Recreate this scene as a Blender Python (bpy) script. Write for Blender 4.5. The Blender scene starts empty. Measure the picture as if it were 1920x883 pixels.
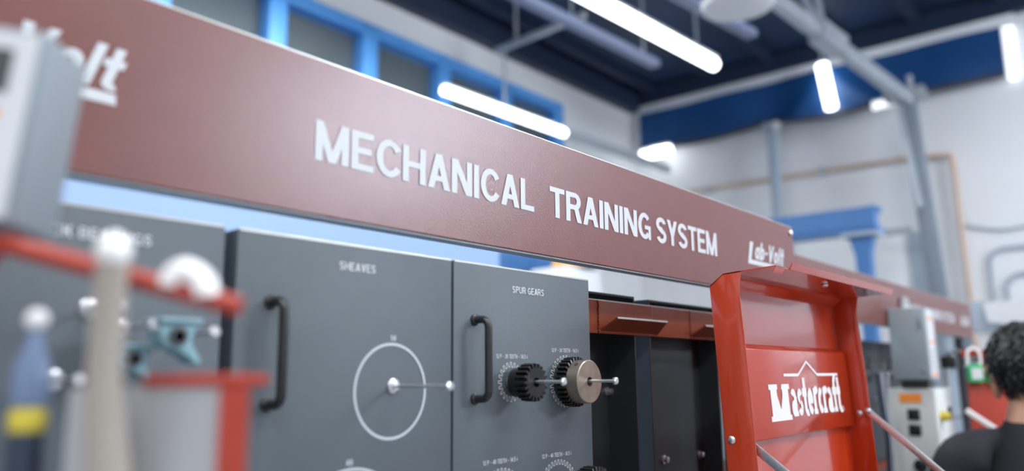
import bpy, bmesh, math, random
from mathutils import Vector, Matrix, Euler
random.seed(7)
S = bpy.context.scene
COL = S.collection
PI = math.pi

# ------------------------------------------------------------------ camera, world, exposure
cam_data = bpy.data.cameras.new('camera')
cam = bpy.data.objects.new('camera', cam_data)
COL.objects.link(cam)
cam_data.sensor_width = 36.0
cam_data.lens = 1497.56 * 36.0 / 1920.0
cam_data.clip_start = 0.02
cam_data.clip_end = 100
cam_data.dof.use_dof = True
cam_data.dof.focus_distance = 1.05
cam_data.dof.aperture_fstop = 2.1
YAW, PITCH, ROLL = 0.87515, 0.17396, -0.00953
fw = Vector((math.sin(YAW) * math.cos(PITCH), math.cos(YAW) * math.cos(PITCH), math.sin(PITCH)))
rt = Vector((math.cos(YAW), -math.sin(YAW), 0))
up = rt.cross(fw)
rt2 = math.cos(ROLL) * rt + math.sin(ROLL) * up
up2 = -math.sin(ROLL) * rt + math.cos(ROLL) * up
m = Matrix((rt2, up2, -fw)).transposed().to_4x4()
m.translation = Vector((0, 0, 1.6))
cam.matrix_world = m
S.camera = cam

world = bpy.data.worlds.new('world')
S.world = world
world.use_nodes = True
world.node_tree.nodes['Background'].inputs[0].default_value = (0.55, 0.63, 0.75, 1)
world.node_tree.nodes['Background'].inputs[1].default_value = 0.6
S.view_settings.view_transform = 'Standard'
S.view_settings.look = 'None'
S.view_settings.gamma = 1
S.view_settings.use_curve_mapping = False
S.view_settings.exposure = 0.0
TUBE = 6.0            # strength of the fluorescent tubes and the brightest tarp gaps
DAY = 48.0              # strength of daylight in the high windows

def ceiling_area(name, loc, sx, sy, power, col=(0.93, 0.96, 1.0)):
    l = bpy.data.lights.new(name, 'AREA')
    l.shape = 'RECTANGLE'; l.size = sx; l.size_y = sy; l.energy = power; l.color = col
    o = bpy.data.objects.new(name, l); COL.objects.link(o); o.location = loc
    return o
for x, y, p in ((-2.0, -2.4, 100), (-1.6, 0.2, 100), (1.6, -2.4, 120), (1.8, -0.5, 70), (6.0, -2.6, 60), (6.4, 0.6, 50), (2.0, 3.2, 110), (3.3, 4.3, 60)):
    ceiling_area('fill_area_lamp', (x, y, 4.7), 2.2, 0.5, p)  # unseen area lights without fixtures, added to balance stand and walls

# ------------------------------------------------------------------ materials
def mat(name, col, rough=0.5, metal=0.0, bump=0.0, bscale=300.0, var=0.0, vscale=6.0, coat=0.0, spec=0.5,
        alpha=1.0, trans=0.0, emit=0.0, wear=None):
    mt = bpy.data.materials.new(name); mt.use_nodes = True
    nt = mt.node_tree; N = nt.nodes; b = N['Principled BSDF']
    c = (col[0], col[1], col[2], 1)
    b.inputs['Base Color'].default_value = c
    b.inputs['Roughness'].default_value = rough
    b.inputs['Metallic'].default_value = metal
    b.inputs['Coat Weight'].default_value = coat
    b.inputs['Coat Roughness'].default_value = 0.06
    b.inputs['Specular IOR Level'].default_value = spec
    b.inputs['Transmission Weight'].default_value = trans
    b.inputs['Alpha'].default_value = alpha
    if emit:
        b.inputs['Emission Color'].default_value = c
        b.inputs['Emission Strength'].default_value = emit
    tc = N.new('ShaderNodeTexCoord')
    if var or wear:
        n1 = N.new('ShaderNodeTexNoise'); n1.inputs['Scale'].default_value = vscale; n1.inputs['Detail'].default_value = 4
        nt.links.new(tc.outputs['Object'], n1.inputs['Vector'])
        r = N.new('ShaderNodeValToRGB')
        r.color_ramp.elements[0].position = 0.3; r.color_ramp.elements[1].position = 0.7
        k0, k1 = 1 - var, 1 + var
        r.color_ramp.elements[0].color = (c[0] * k0, c[1] * k0, c[2] * k0, 1)
        r.color_ramp.elements[1].color = (min(1, c[0] * k1), min(1, c[1] * k1), min(1, c[2] * k1), 1)
        nt.links.new(n1.outputs['Fac'], r.inputs['Fac'])
        nt.links.new(r.outputs['Color'], b.inputs['Base Color'])
    if bump:
        n2 = N.new('ShaderNodeTexNoise'); n2.inputs['Scale'].default_value = bscale; n2.inputs['Detail'].default_value = 2
        nt.links.new(tc.outputs['Object'], n2.inputs['Vector'])
        bp = N.new('ShaderNodeBump'); bp.inputs['Strength'].default_value = bump; bp.inputs['Distance'].default_value = 0.0008
        nt.links.new(n2.outputs['Fac'], bp.inputs['Height'])
        nt.links.new(bp.outputs['Normal'], b.inputs['Normal'])
    return mt

M = {}
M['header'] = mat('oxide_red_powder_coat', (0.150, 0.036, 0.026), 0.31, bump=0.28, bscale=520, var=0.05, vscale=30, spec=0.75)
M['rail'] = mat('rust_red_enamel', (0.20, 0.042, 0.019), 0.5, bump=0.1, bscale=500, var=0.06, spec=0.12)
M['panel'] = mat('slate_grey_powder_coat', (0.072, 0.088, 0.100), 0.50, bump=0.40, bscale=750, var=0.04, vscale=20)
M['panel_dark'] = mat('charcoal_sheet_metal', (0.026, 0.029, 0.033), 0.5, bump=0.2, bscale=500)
M['edge'] = mat('pale_edge_metal', (0.55, 0.53, 0.50), 0.35, metal=0.6)  # pale metal standing in for the highlight along top edges
M['print'] = mat('pale_grey_print', (0.56, 0.58, 0.60), 0.5)
M['print_dim'] = mat('grey_silkscreen_print', (0.50, 0.53, 0.56), 0.5)
M['black'] = mat('black_plastic', (0.012, 0.012, 0.014), 0.32)
M['matte_black'] = mat('matte_black_shade', (0.008, 0.009, 0.010), 0.9, spec=0.05)  # black for the shade inside the open boxes
M['black_steel'] = mat('black_oxide_steel', (0.030, 0.028, 0.030), 0.33, metal=0.6, var=0.2, vscale=120)
M['bronze'] = mat('turned_bronze_steel', (0.34, 0.29, 0.235), 0.34, metal=0.85, var=0.12, vscale=90)
M['zinc'] = mat('zinc_plated_steel', (0.66, 0.66, 0.68), 0.30, metal=0.9, var=0.08, vscale=200)
M['lid'] = mat('gloss_red_enamel', (0.50, 0.042, 0.010), 0.22, coat=1.0, bump=0.03, bscale=60, var=0.03)
M['white'] = mat('white_paint', (0.80, 0.81, 0.82), 0.55, var=0.02, vscale=2)
M['wall'] = mat('white_wall_paint', (0.74, 0.75, 0.76), 0.7, var=0.035, vscale=0.9)
M['decking'] = mat('navy_roof_deck', (0.016, 0.040, 0.100), 0.6, var=0.15, vscale=0.8)
M['purlin'] = mat('dark_navy_steel', (0.010, 0.022, 0.052), 0.55)
M['floor'] = mat('grey_epoxy_floor', (0.30, 0.31, 0.32), 0.35, var=0.08, vscale=2)
M['blue'] = mat('blue_painted_frame', (0.11, 0.36, 0.80), 0.42, var=0.04)
M['blue_steel'] = mat('blue_painted_steel', (0.050, 0.165, 0.400), 0.4, var=0.05)
M['tarp'] = mat('navy_blue_tarp', (0.006, 0.062, 0.205), 0.45, var=0.08, vscale=3)
M['tarp_hem'] = mat('dark_hem', (0.05, 0.055, 0.07), 0.6)
M['pane'] = mat('tinted_window_glass', (0.12, 0.145, 0.155), 0.12, spec=0.3)
M['paleblue'] = mat('pale_blue_board', (0.35, 0.52, 0.80), 0.45)
M['gal'] = mat('galvanised_steel', (0.46, 0.50, 0.54), 0.42, metal=0.35, var=0.08)
M['grey_beam'] = mat('blue_grey_paint', (0.36, 0.42, 0.49), 0.5, var=0.04)
M['batten'] = mat('grey_batten_paint', (0.20, 0.235, 0.36), 0.5)
M['column'] = mat('grey_column_paint', (0.20, 0.24, 0.28), 0.5, var=0.05)
M['copper'] = mat('tan_painted_pipe', (0.62, 0.45, 0.34), 0.5)
M['boxgrey'] = mat('switch_box_grey', (0.26, 0.30, 0.325), 0.45, bump=0.1, bscale=200)
M['beige'] = mat('beige_grey_cabinet', (0.60, 0.62, 0.61), 0.5)
M['label'] = mat('white_label', (0.62, 0.63, 0.65), 0.5)
M['orange'] = mat('orange_sticker', (0.85, 0.26, 0.03), 0.5)
M['red_bar'] = mat('red_painted_bar', (0.38, 0.036, 0.016), 0.4)
M['green'] = mat('green_padlock', (0.015, 0.40, 0.13), 0.4)
M['yellow'] = mat('yellow_plastic', (0.62, 0.50, 0.05), 0.4)
M['teal'] = mat('pale_teal_cast_housing', (0.22, 0.37, 0.42), 0.4, var=0.08, vscale=60)
M['navy'] = mat('navy_plastic', (0.02, 0.032, 0.06), 0.4)
M['cobalt'] = mat('pale_blue_handle', (0.15, 0.21, 0.33), 0.25)
M['cream'] = mat('cream_plastic', (0.36, 0.32, 0.275), 0.45)
M['white_gloss'] = mat('white_gloss', (0.88, 0.87, 0.86), 0.25)
M['bin'] = mat('translucent_white_bin', (0.36, 0.36, 0.375), 0.4)
M['skin'] = mat('skin', (0.48, 0.25, 0.16), 0.5)
M['hair'] = mat('black_hair', (0.010, 0.010, 0.012), 0.42)
M['shirt'] = mat('black_cotton', (0.018, 0.020, 0.025), 0.85, bump=0.2, bscale=400)
M['trouser'] = mat('dark_denim', (0.03, 0.04, 0.07), 0.85)
M['hat'] = mat('orange_yellow_plastic', (0.80, 0.42, 0.10), 0.4)
M['dark'] = mat('dark_grey_machine', (0.05, 0.055, 0.06), 0.5)
M['midgrey'] = mat('mid_grey_paint', (0.30, 0.32, 0.34), 0.5)
M['tube'] = mat('lit_tube', (0.93, 0.97, 1.0), 0.4, emit=TUBE)
M['gap_glow'] = mat('gap_daylight_glow', (0.93, 0.97, 1.0), 0.4, emit=1.3)  # glow for daylight leaking around the tarp
M['day'] = mat('daylit_glass', (0.88, 0.94, 1.0), 0.4, emit=DAY)

# ------------------------------------------------------------------ mesh builder
class MB:
    def __init__(s): s.v = []; s.f = []; s.sm = []
    def add(s, vs, fs, smooth=False):
        o = len(s.v); s.v += [tuple(v) for v in vs]
        for f in fs: s.f.append([i + o for i in f]); s.sm.append(smooth)
        return s
    def box(s, x0, x1, y0, y1, z0, z1):
        return s.hexa([(x0, y0, z0), (x1, y0, z0), (x1, y1, z0), (x0, y1, z0), (x0, y0, z1), (x1, y0, z1), (x1, y1, z1), (x0, y1, z1)])
    def hexa(s, p):
        return s.add(p, [(3, 2, 1, 0), (4, 5, 6, 7), (0, 1, 5, 4), (1, 2, 6, 5), (2, 3, 7, 6), (3, 0, 4, 7)])
    def bar(s, a, b, w, h, ref=(0, 0, 1)):
        a = Vector(a); b = Vector(b); d = (b - a).normalized(); r = Vector(ref)
        u = d.cross(r)
        if u.length < 1e-4: u = d.cross(Vector((1, 0, 0)))
        u.normalize(); n = u.cross(d)
        p = []
        for c in (a, b):
            for i, j in ((-1, -1), (1, -1), (1, 1), (-1, 1)): p.append(c + u * (i * w / 2) + n * (j * h / 2))
        return s.add(p, [(0, 1, 2, 3), (7, 6, 5, 4), (0, 4, 5, 1), (1, 5, 6, 2), (2, 6, 7, 3), (3, 7, 4, 0)])
    def prism(s, prof, d):
        """prof: closed list of 3-D points, extruded by vector d."""
        n = len(prof); d = Vector(d); p = [Vector(q) for q in prof]
        return s.add(p + [q + d for q in p], [tuple(range(n - 1, -1, -1)), tuple(range(n, 2 * n))] + [(i, (i + 1) % n, n + (i + 1) % n, n + i) for i in range(n)])
    def lathe(s, a, axis, prof, n=24, smooth=True, cap=True):
        """prof: list of (radius, distance along the axis)."""
        a = Vector(a); d = Vector(axis).normalized()
        u = d.cross(Vector((0, 0, 1)))
        if u.length < 1e-3: u = Vector((1, 0, 0))
        u.normalize(); w = d.cross(u)
        vs = []
        for r, t in prof:
            for k in range(n):
                q = 2 * PI * k / n
                vs.append(a + d * t + u * (r * math.cos(q)) + w * (r * math.sin(q)))
        fs = []
        for i in range(len(prof) - 1):
            for k in range(n):
                fs.append((i * n + k, i * n + (k + 1) % n, (i + 1) * n + (k + 1) % n, (i + 1) * n + k))
        s.add(vs, fs, smooth)
        if cap:
            o = len(s.v) - len(vs)
            s.f.append([o + k for k in range(n - 1, -1, -1)]); s.sm.append(False)
            q = o + (len(prof) - 1) * n
            s.f.append([q + k for k in range(n)]); s.sm.append(False)
        return s
    def cyl(s, a, b, r, n=20, r2=None):
        a = Vector(a); b = Vector(b)
        return s.lathe(a, b - a, [(r, 0), (r2 if r2 is not None else r, (b - a).length)], n)
    def tube(s, pts, r, n=12, closed=False):
        pts = [Vector(p) for p in pts]; m_ = len(pts); vs = []; prev = None
        for i, p in enumerate(pts):
            if closed: d = pts[(i + 1) % m_] - pts[i - 1]
            else: d = pts[min(i + 1, m_ - 1)] - pts[max(i - 1, 0)]
            d.normalize()
            if prev is None:
                u = d.cross(Vector((0, 0, 1)))
                if u.length < 1e-3: u = d.cross(Vector((1, 0, 0)))
            else:
                u = prev - d * prev.dot(d)
            u.normalize(); prev = u; w = d.cross(u)
            rr = r[i] if isinstance(r, (list, tuple)) else r
            for k in range(n):
                q = 2 * PI * k / n; vs.append(p + u * (rr * math.cos(q)) + w * (rr * math.sin(q)))
        fs = []
        for i in range(m_ if closed else m_ - 1):
            j = (i + 1) % m_
            for k in range(n): fs.append((i * n + k, i * n + (k + 1) % n, j * n + (k + 1) % n, j * n + k))
        if not closed:
            fs.append(tuple(range(n - 1, -1, -1))); fs.append(tuple((m_ - 1) * n + k for k in range(n)))
        return s.add(vs, fs, True)
    def ball(s, c, r, n=16, sc=(1, 1, 1)):
        c = Vector(c); vs = []; fs = []
        for i in range(n // 2 + 1):
            t = PI * i / (n // 2)
            for k in range(n):
                q = 2 * PI * k / n
                vs.append(c + Vector((r * sc[0] * math.sin(t) * math.cos(q), r * sc[1] * math.sin(t) * math.sin(q), r * sc[2] * math.cos(t))))
        for i in range(n // 2):
            for k in range(n): fs.append((i * n + k, (i + 1) * n + k, (i + 1) * n + (k + 1) % n, i * n + (k + 1) % n))
        return s.add(vs, fs, True)
    def build(s, name, material, parent=None, bevel=0.0, kind=None):
        me = bpy.data.meshes.new(name)
        off = Vector(parent['_loc']) if parent is not None else Vector((0, 0, 0))
        me.from_pydata([Vector(v) - off for v in s.v], [], s.f)
        me.polygons.foreach_set('use_smooth', s.sm)
        bm = bmesh.new(); bm.from_mesh(me)
        bmesh.ops.remove_doubles(bm, verts=bm.verts, dist=1e-6)
        bmesh.ops.recalc_face_normals(bm, faces=bm.faces)
        if bevel:
            es = [e for e in bm.edges if len(e.link_faces) == 2 and e.calc_face_angle(0) > 0.6]
            bmesh.ops.bevel(bm, geom=es, offset=bevel, segments=2, profile=0.5, affect='EDGES')
        bm.to_mesh(me); bm.free()
        me.set_sharp_from_angle(angle=0.7)
        me.materials.append(M[material] if isinstance(material, str) else material)
        o = bpy.data.objects.new(name, me); COL.objects.link(o)
        if parent is not None:
            o.parent = parent; o['_loc'] = tuple(off)
        else:
            o['_loc'] = (0, 0, 0)
        if kind: o['kind'] = kind
        return o

def tag(o, label, cat, group=None):
    o['label'] = label; o['category'] = cat
    if group: o['group'] = group
    return o
def thing(name, label, cat, loc=(0, 0, 0), group=None):
    o = bpy.data.objects.new(name, None); COL.objects.link(o); o.location = loc; o.empty_display_size = 0.05
    o['_loc'] = tuple(loc)
    return tag(o, label, cat, group)
def struct(o):
    o['kind'] = 'structure'; return o
def copy_tree(o, parent=None):
    c = o.copy(); COL.objects.link(c)
    if parent is not None: c.parent = parent
    for ch in list(o.children): copy_tree(ch, c)
    return c

# ------------------------------------------------------------------ stroke lettering (flat print)
W0 = 0.19
def _rect(x0, y0, x1, y1): return [(x0, y0), (x1, y0), (x1, y1), (x0, y1)]
def _para(x0, y0, x1, y1, d): return [(x0, y0), (x0 + d, y0), (x1 + d, y1), (x1, y1)]
def _band(cx, cy, rx, ry, a0, a1, w, n=14):
    out = []
    P = []
    for i in range(n + 1):
        a = math.radians(a0 + (a1 - a0) * i / n)
        P.append(((cx + (rx + w / 2) * math.cos(a), cy + (ry + w / 2 * 0.9) * math.sin(a)), (cx + (rx - w / 2) * math.cos(a), cy + (ry - w / 2 * 0.9) * math.sin(a))))
    for i in range(n): out.append([P[i][0], P[i + 1][0], P[i + 1][1], P[i][1]])
    return out
def glyph(ch, w=W0):
    h = w / 2; R_ = _rect; q = w * 0.88
    if ch == ' ': return [], 0.26
    if ch == 'M': return [R_(0, 0, w, 1), R_(.86 - w, 0, .86, 1), _para(0, 1, .43 - .10, 0, .20), _para(.86 - .20, 1, .43 - .10, 0, .20)], .86
    if ch == 'N': return [R_(0, 0, w, 1), R_(.72 - w, 0, .72, 1), _para(0, 1, .72 - .22, 0, .22)], .72
    if ch == 'H': return [R_(0, 0, w, 1), R_(.72 - w, 0, .72, 1), R_(0, .42, .72, .42 + q)], .72
    if ch == 'E': return [R_(0, 0, w, 1), R_(0, 0, .62, q), R_(0, 1 - q, .61, 1), R_(0, .43, .56, .43 + q)], .62
    if ch == 'F': return [R_(0, 0, w, 1), R_(0, 1 - q, .58, 1), R_(0, .42, .52, .42 + q)], .58
    if ch == 'L': return [R_(0, 0, w, 1), R_(0, 0, .57, q)], .57
    if ch == 'T': return [R_(.32 - h, 0, .32 + h, 1), R_(0, 1 - q, .64, 1)], .64
    if ch == 'I': return [R_(0, 0, w, 1)], w
    if ch == 'A': return [_para(.37 - .11, 1, 0, 0, .205), _para(.37 - .095, 1, .74 - .205, 0, .205), R_(.16, .22, .58, .22 + q * .9)], .74
    if ch == 'V': return [_para(0, 1, .35 - .10, 0, .205), _para(.70 - .205, 1, .35 - .105, 0, .205)], .70
    if ch == 'W': return [_para(0, 1, .20, 0, .18), _para(.42, 1, .20, 0, .18), _para(.42, 1, .64, 0, .18), _para(.84, 1, .64, 0, .18)], 1.02
    if ch == 'Y': return [R_(.35 - h, 0, .35 + h, .45), _para(0, 1, .35 - .105, .38, .215), _para(.70 - .215, 1, .35 - .11, .38, .215)], .70
    if ch == 'K': return [R_(0, 0, w, 1), _para(.48, 1, .08, .42, .23), _para(.24, .62, .50, 0, .23)], .73
    if ch == 'C': return _band(.385, .5, .385 - h, .5 - h * .86, 32, 328, w, 26), .71
    if ch == 'O': return _band(.38, .5, .38 - h, .5 - h * .86, 0, 360, w, 30), .76
    if ch == 'G': return _band(.37, .5, .37 - h, .5 - h * .86, 40, 320, w, 26) + [R_(.38, .38, .73, .38 + q * .9), R_(.73 - w * .72, 0, .73, .44)], .73
    if ch == 'U': return [R_(0, .34, w, 1), R_(.70 - w, .34, .70, 1)] + _band(.35, .35, .35 - h, .35 - h * .86, 180, 360, w, 16), .70
    if ch == 'S' or ch == '$':
        return (_band(.33, .725, .33 - h, .275 - h * .86, 15, 262, w, 18) + _band(.33, .275, .33 - h, .275 - h * .86, 82, -165, w, 18)
                + [[(.20, .60), (.33, .64 - .0), (.48, .52), (.50, .38), (.36, .36), (.18, .46)]]), .66
    if ch in 'RPB':
        b = [R_(0, 0, w, 1), R_(0, 1 - q, .40, 1), R_(0, .42, .40, .42 + q)] + _band(.40, .71, .28 - h + .0, .29 - h * .86, -90, 90, w, 12)
        if ch == 'R': b += [_para(.36, .46, .50, 0, .21)]
        if ch == 'B': b += [R_(0, 0, .42, q)] + _band(.42, .255, .29 - h, .26 - h * .86, -90, 90, w, 12)
        return b, (.71 if ch != 'P' else .68)
    if ch == 'D': return [R_(0, 0, w, 1), R_(0, 1 - q, .34, 1), R_(0, 0, .34, q)] + _band(.34, .5, .38 - h, .5 - h * .86, -90, 90, w, 16), .72
    if ch == '0': return _band(.28, .5, .28 - h, .5 - h * .86, 0, 360, w, 24), .56
    if ch == '1': return [R_(.16, 0, .16 + w, 1), [(0, .72), (.2, .72 + q * .8), (.2, .98), (0, .72 + q * .8)]], .42
    if ch == '2': return _band(.28, .70, .28 - h, .30 - h * .86, 165, -35, w, 16) + [_para(.33, .58, 0, q * .6, .23), R_(0, 0, .56, q)], .56
    if ch == '3': return _band(.27, .73, .27 - h, .27 - h * .86, 160, -90, w, 14) + _band(.27, .27, .28 - h, .27 - h * .86, 90, -160, w, 14), .56
    if ch == '4': return [R_(.33, 0, .33 + w, 1), R_(0, .22, .60, .22 + q), _para(.33, 1, 0, .30, .18)], .60
    if ch == '5': return [R_(.06, 1 - q, .54, 1), _para(.06, 1, .02, .46, w)] + _band(.28, .33, .28 - h, .33 - h * .86, 135, -150, w, 18), .56
    if ch == '.': return [R_(0, 0, w, w)], w
    if ch == '-': return [R_(0, .38, .34, .38 + q * .8)], .34
    if ch == '~': return [R_(0, .38, .5, .38 + q * .7)], .5
    if ch == '@': return _band(.2, .32, .14, .24, 0, 360, .10, 16) + [_para(.10, .32, .24, 1, .10)], .44      # angle sign
    # lower case, x height .70
    if ch == 'a': return _band(.27, .35, .27 - h, .35 - h * .86, 0, 360, w, 22) + [R_(.54 - w, 0, .56, .70)], .58
    if ch == '&': return _band(.25, .49, .26 - h, .21 - h * .8, 155, 0, w * .9, 12) + [R_(.53 - w, 0, .54, .5), R_(.46, 0, .60, .12)] + _band(.23, .20, .23 - h, .20 - h * .75, 0, 360, w * .9, 18), .58
    if ch == 'b': return _band(.31, .35, .27 - h, .35 - h * .86, 0, 360, w, 22) + [R_(0, 0, w, 1.0)], .60
    if ch == 'o': return _band(.29, .35, .29 - h, .35 - h * .86, 0, 360, w, 22), .58
    if ch == 'c': return _band(.28, .35, .28 - h, .35 - h * .86, 45, 315, w, 20), .54
    if ch == 'e': return _band(.28, .35, .28 - h, .35 - h * .86, 0, 318, w, 20) + [R_(.08, .29, .54, .29 + q * .72)], .57
    if ch == 'l': return [R_(0, 0, w, 1)], w
    if ch == 't': return [R_(.12, .10, .12 + w, .98), R_(0, .70 - q, .44, .70)] + _band(.12 + w * 1.15, .16, w * .65, .10, 180, 300, w * .9, 8), .46
    if ch == 'r': return [R_(0, 0, w, .70)] + _band(.30, .44, .20, .20, 40, 150, w * .95, 8), .46
    if ch == 'f': return [R_(.12, 0, .12 + w, .80), R_(0, .70 - q, .44, .70)] + _band(.12 + w * 1.15, .80, w * .65, .14, 180, 60, w * .9, 10), .46
    if ch == 's':
        return (_band(.25, .50, .25 - h, .20 - h * .8, 15, 265, w * .9, 14) + _band(.25, .20, .25 - h, .20 - h * .8, 85, -165, w * .9, 14)), .50
    return [R_(0, 0, .5, 1)], .5

def text_polys(txt, gap=0.12, w=W0, shear=0.0, serif=False):
    x = 0.0; out = []
    for ch in txt:
        ps, adv = glyph(ch, w)
        for p in ps: out.append([(px + x + shear * py, py) for px, py in p])
        if serif and ch in 'Mrftl':
            sw = 0.07
            xs = {'M': (w / 2, .86 - w / 2), 'r': (w / 2,), 'f': (.12 + w / 2,), 't': (), 'l': (w / 2,)}[ch]
            for c_ in xs:
                out.append([(x + c_ - w / 2 - sw, 0), (x + c_ + w / 2 + sw, 0), (x + c_ + w / 2 + sw, .14), (x + c_ - w / 2 - sw, .14)])
            if ch == 'M':
                out.append([(x - sw, .86), (x + w + .04, .86), (x + w + .04, 1), (x - sw, 1)])
                out.append([(x + .86 - w - .04, .86), (x + .86 + sw, .86), (x + .86 + sw, 1), (x + .86 - w, 1)])
        x += adv + gap
    return out, x - gap

def put_polys(mb, polys, o, u, v, n, thick):
    """polys in letter units -> a thin print: o + u*x + v*y, raised along n."""
    o = Vector(o); u = Vector(u); v = Vector(v); n = Vector(n)
    for i, p in enumerate(polys):
        q = [o + u * x + v * y + n * (thick + 6e-6 * (i % 40)) for x, y in p]
        mb.add(q, [tuple(range(len(q)))])
def lettering(name, txt, o, width, height, material, parent, n=(0, -1, 0), u=(1, 0, 0), v=(0, 0, 1), thick=0.0006, gap=0.12, w=W0, shear=0, mb=None):
    ps, tw = text_polys(txt, gap, w, shear)
    b = mb or MB()
    put_polys(b, ps, o, Vector(u) * (width / tw), Vector(v) * height, n, thick)
    if mb is None: return b.build(name, material, parent)

# ================================================================== THE SETTING
XL, XF, YF, YB, H = -4.0, 9.0, -5.0, 5.34, 5.30
struct(MB().box(XL, XF + .2, YF - .2, YB + .2, -0.1, 0).build('floor', 'floor'))
cl = struct(MB().box(XL, XF + .2, YF - .2, YB + .2, H + .06, H + .2).build('ceiling', 'decking'))
cl['label'] = 'dark navy roof deck with ribs'
for i in range(13):
    y = -4.6 + i * 0.8
    b = MB().box(XL + .01, XF - .01, y - .05, y + .05, H - .06, H + .06)
    b.build('purlin', 'purlin', cl)
struct(MB().box(XL + .01, XF - .01, YB - .14, YB - .001, 5.03, H + .05).build('trim_1', 'purlin'))
struct(MB().box(XF - .13, XF - .001, YF + .01, YB - .15, 5.115, H + .05).build('trim_2', 'purlin'))
# back wall, with openings for the window row
WX = [1.60, 2.55, 3.515, 4.475, 5.42, 6.37, 7.31]
wz0, wz1 = 3.35, 4.74
b = MB()
b.box(XL - .2, XF + .2, YB, YB + .2, 0, wz0); b.box(XL - .2, XF + .2, YB, YB + .2, wz1, H + .06)
b.box(XL - .2, WX[0] - .08, YB, YB + .2, wz0, wz1); b.box(WX[-1], XF + .2, YB, YB + .2, wz0, wz1)
struct(b.build('wall_back', 'wall'))
for i in range(6):
    x0, x1 = WX[i] - (.17 if i == 0 else 0.0), WX[i + 1]
    o = struct(MB().box(x0, x1, YB + .10, YB + .12, wz0, wz1).build('window_%d' % (i + 1), 'pane'))
    MB().box(x1 - .165, x1, YB - .05, YB + .10, wz0, wz1).build('mullion', 'blue', o, .008)
    if i == 0: MB().box(x0 - .05, x0 + .1, YB - .05, YB + .10, wz0, wz1).build('mullion', 'blue', o, .008)
    MB().box(x0, x1 - .165, YB - .04, YB + .10, wz1 - .11, wz1).build('head_rail', 'blue', o)
    MB().box(x0, x1 - .165, YB - .04, YB + .10, wz0, wz0 + .11).build('sill_rail', 'blue', o)
struct(MB().box(XF, XF + .2, YF - .2, YB + .2, 0, H + .06).build('wall_right', 'wall'))
struct(MB().box(XL - .2, XL, YF - .2, YB + .2, 0, H + .06).build('wall_left', 'wall'))
b = MB()
b.box(XL - .2, XF + .2, YF - .2, YF, 0, 3.6); b.box(XL - .2, XF + .2, YF - .2, YF, 4.9, H + .06)
b.box(XL - .2, 4.4, YF - .2, YF, 3.6, 4.9); b.box(6.6, XF + .2, YF - .2, YF, 3.6, 4.9)
struct(b.build('wall_front', 'wall'))
w7 = struct(MB().box(4.4, 6.6, YF - .12, YF - .08, 3.6, 4.9).build('window_7', 'day'))
for x in (4.42, 5.14, 5.86, 6.58): MB().box(x - .025, x + .025, YF - .08, YF + .01, 3.6, 4.9).build('mullion', 'blue', w7)
for z in (3.62, 4.25, 4.88): MB().box(4.4, 6.6, YF - .075, YF - .005, z - .02, z + .02).build('glazing_bar', 'blue', w7)
# pale door leaf in the far wall
o = struct(MB().box(XF - .04, XF, 2.09, 3.29, 0, 3.05).build('door_1', 'white'))
MB().box(XF - .06, XF - .04, 1.94, 2.09, 0, 3.02).build('door_frame', 'grey_beam', o)

# ================================================================== ROOF STEEL, TARP, LAMPS
# white frame round the tarp
fr = thing('steel_lintel', 'white steel lintel and side posts around the navy tarp high on the far wall', 'lintel', (8.94, 3.1, 4.4))
MB().box(8.88, 8.99, .93, 5.30, 4.97, 5.10).build('top_rail', 'white', fr, .01)
MB().box(8.88, 8.99, 5.17, 5.30, 4.40, 4.97).build('side_post', 'white', fr, .01)
MB().box(8.88, 8.99, .95, 1.04, 4.44, 4.97).build('side_post', 'gap_glow', fr, .01)['label'] = 'white side post glowing in place of daylight leaking past the tarp'  # glow added to the post for daylight at the tarp's edge
def tarp_bottom(y):
    if y > 3.45: return 4.50 - .055 * math.sin(PI * (y - 3.45) / 1.75)
    if y > 1.95: return 4.50 - .075 * math.sin(PI * (y - 1.95) / 1.5) ** 1.2
    return 4.47
b = MB(); ny, nz = 120, 10
vs = []; hs = []
for i in range(ny + 1):
    y = 1.05 + (5.18 - 1.05) * i / ny
    zb = tarp_bottom(y)
    for k in range(nz + 1):
        z = zb + (4.98 - zb) * k / nz
        d = .02 * math.sin(y * 5.1 + 1.3 * z) + .03 * math.exp(-((y - 2.75 - (4.95 - z) * .9) / .16) ** 2) + .04 * math.exp(-((y - 2.75 + (4.95 - z) * 1.1) / .12) ** 2) + .03 * math.exp(-((y - 3.1) / .25) ** 2)
        vs.append((8.86 - d * (1.2 - .5 * k / nz), y, z))
fs = [(i * (nz + 1) + k, (i + 1) * (nz + 1) + k, (i + 1) * (nz + 1) + k + 1, i * (nz + 1) + k + 1) for i in range(ny) for k in range(nz)]
tp = thing('tarp', 'navy blue tarp with sagging lower edge hung high on the far wall', 'tarp', (8.85, 3.1, 4.45))
b.add(vs, fs, True).build('sheet', 'tarp', tp)
MB().tube([(8.83, 1.05 + 4.13 * i / 60, tarp_bottom(1.05 + 4.13 * i / 60)) for i in range(61)], .028, 8).build('hem', 'tarp_hem', tp)

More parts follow.
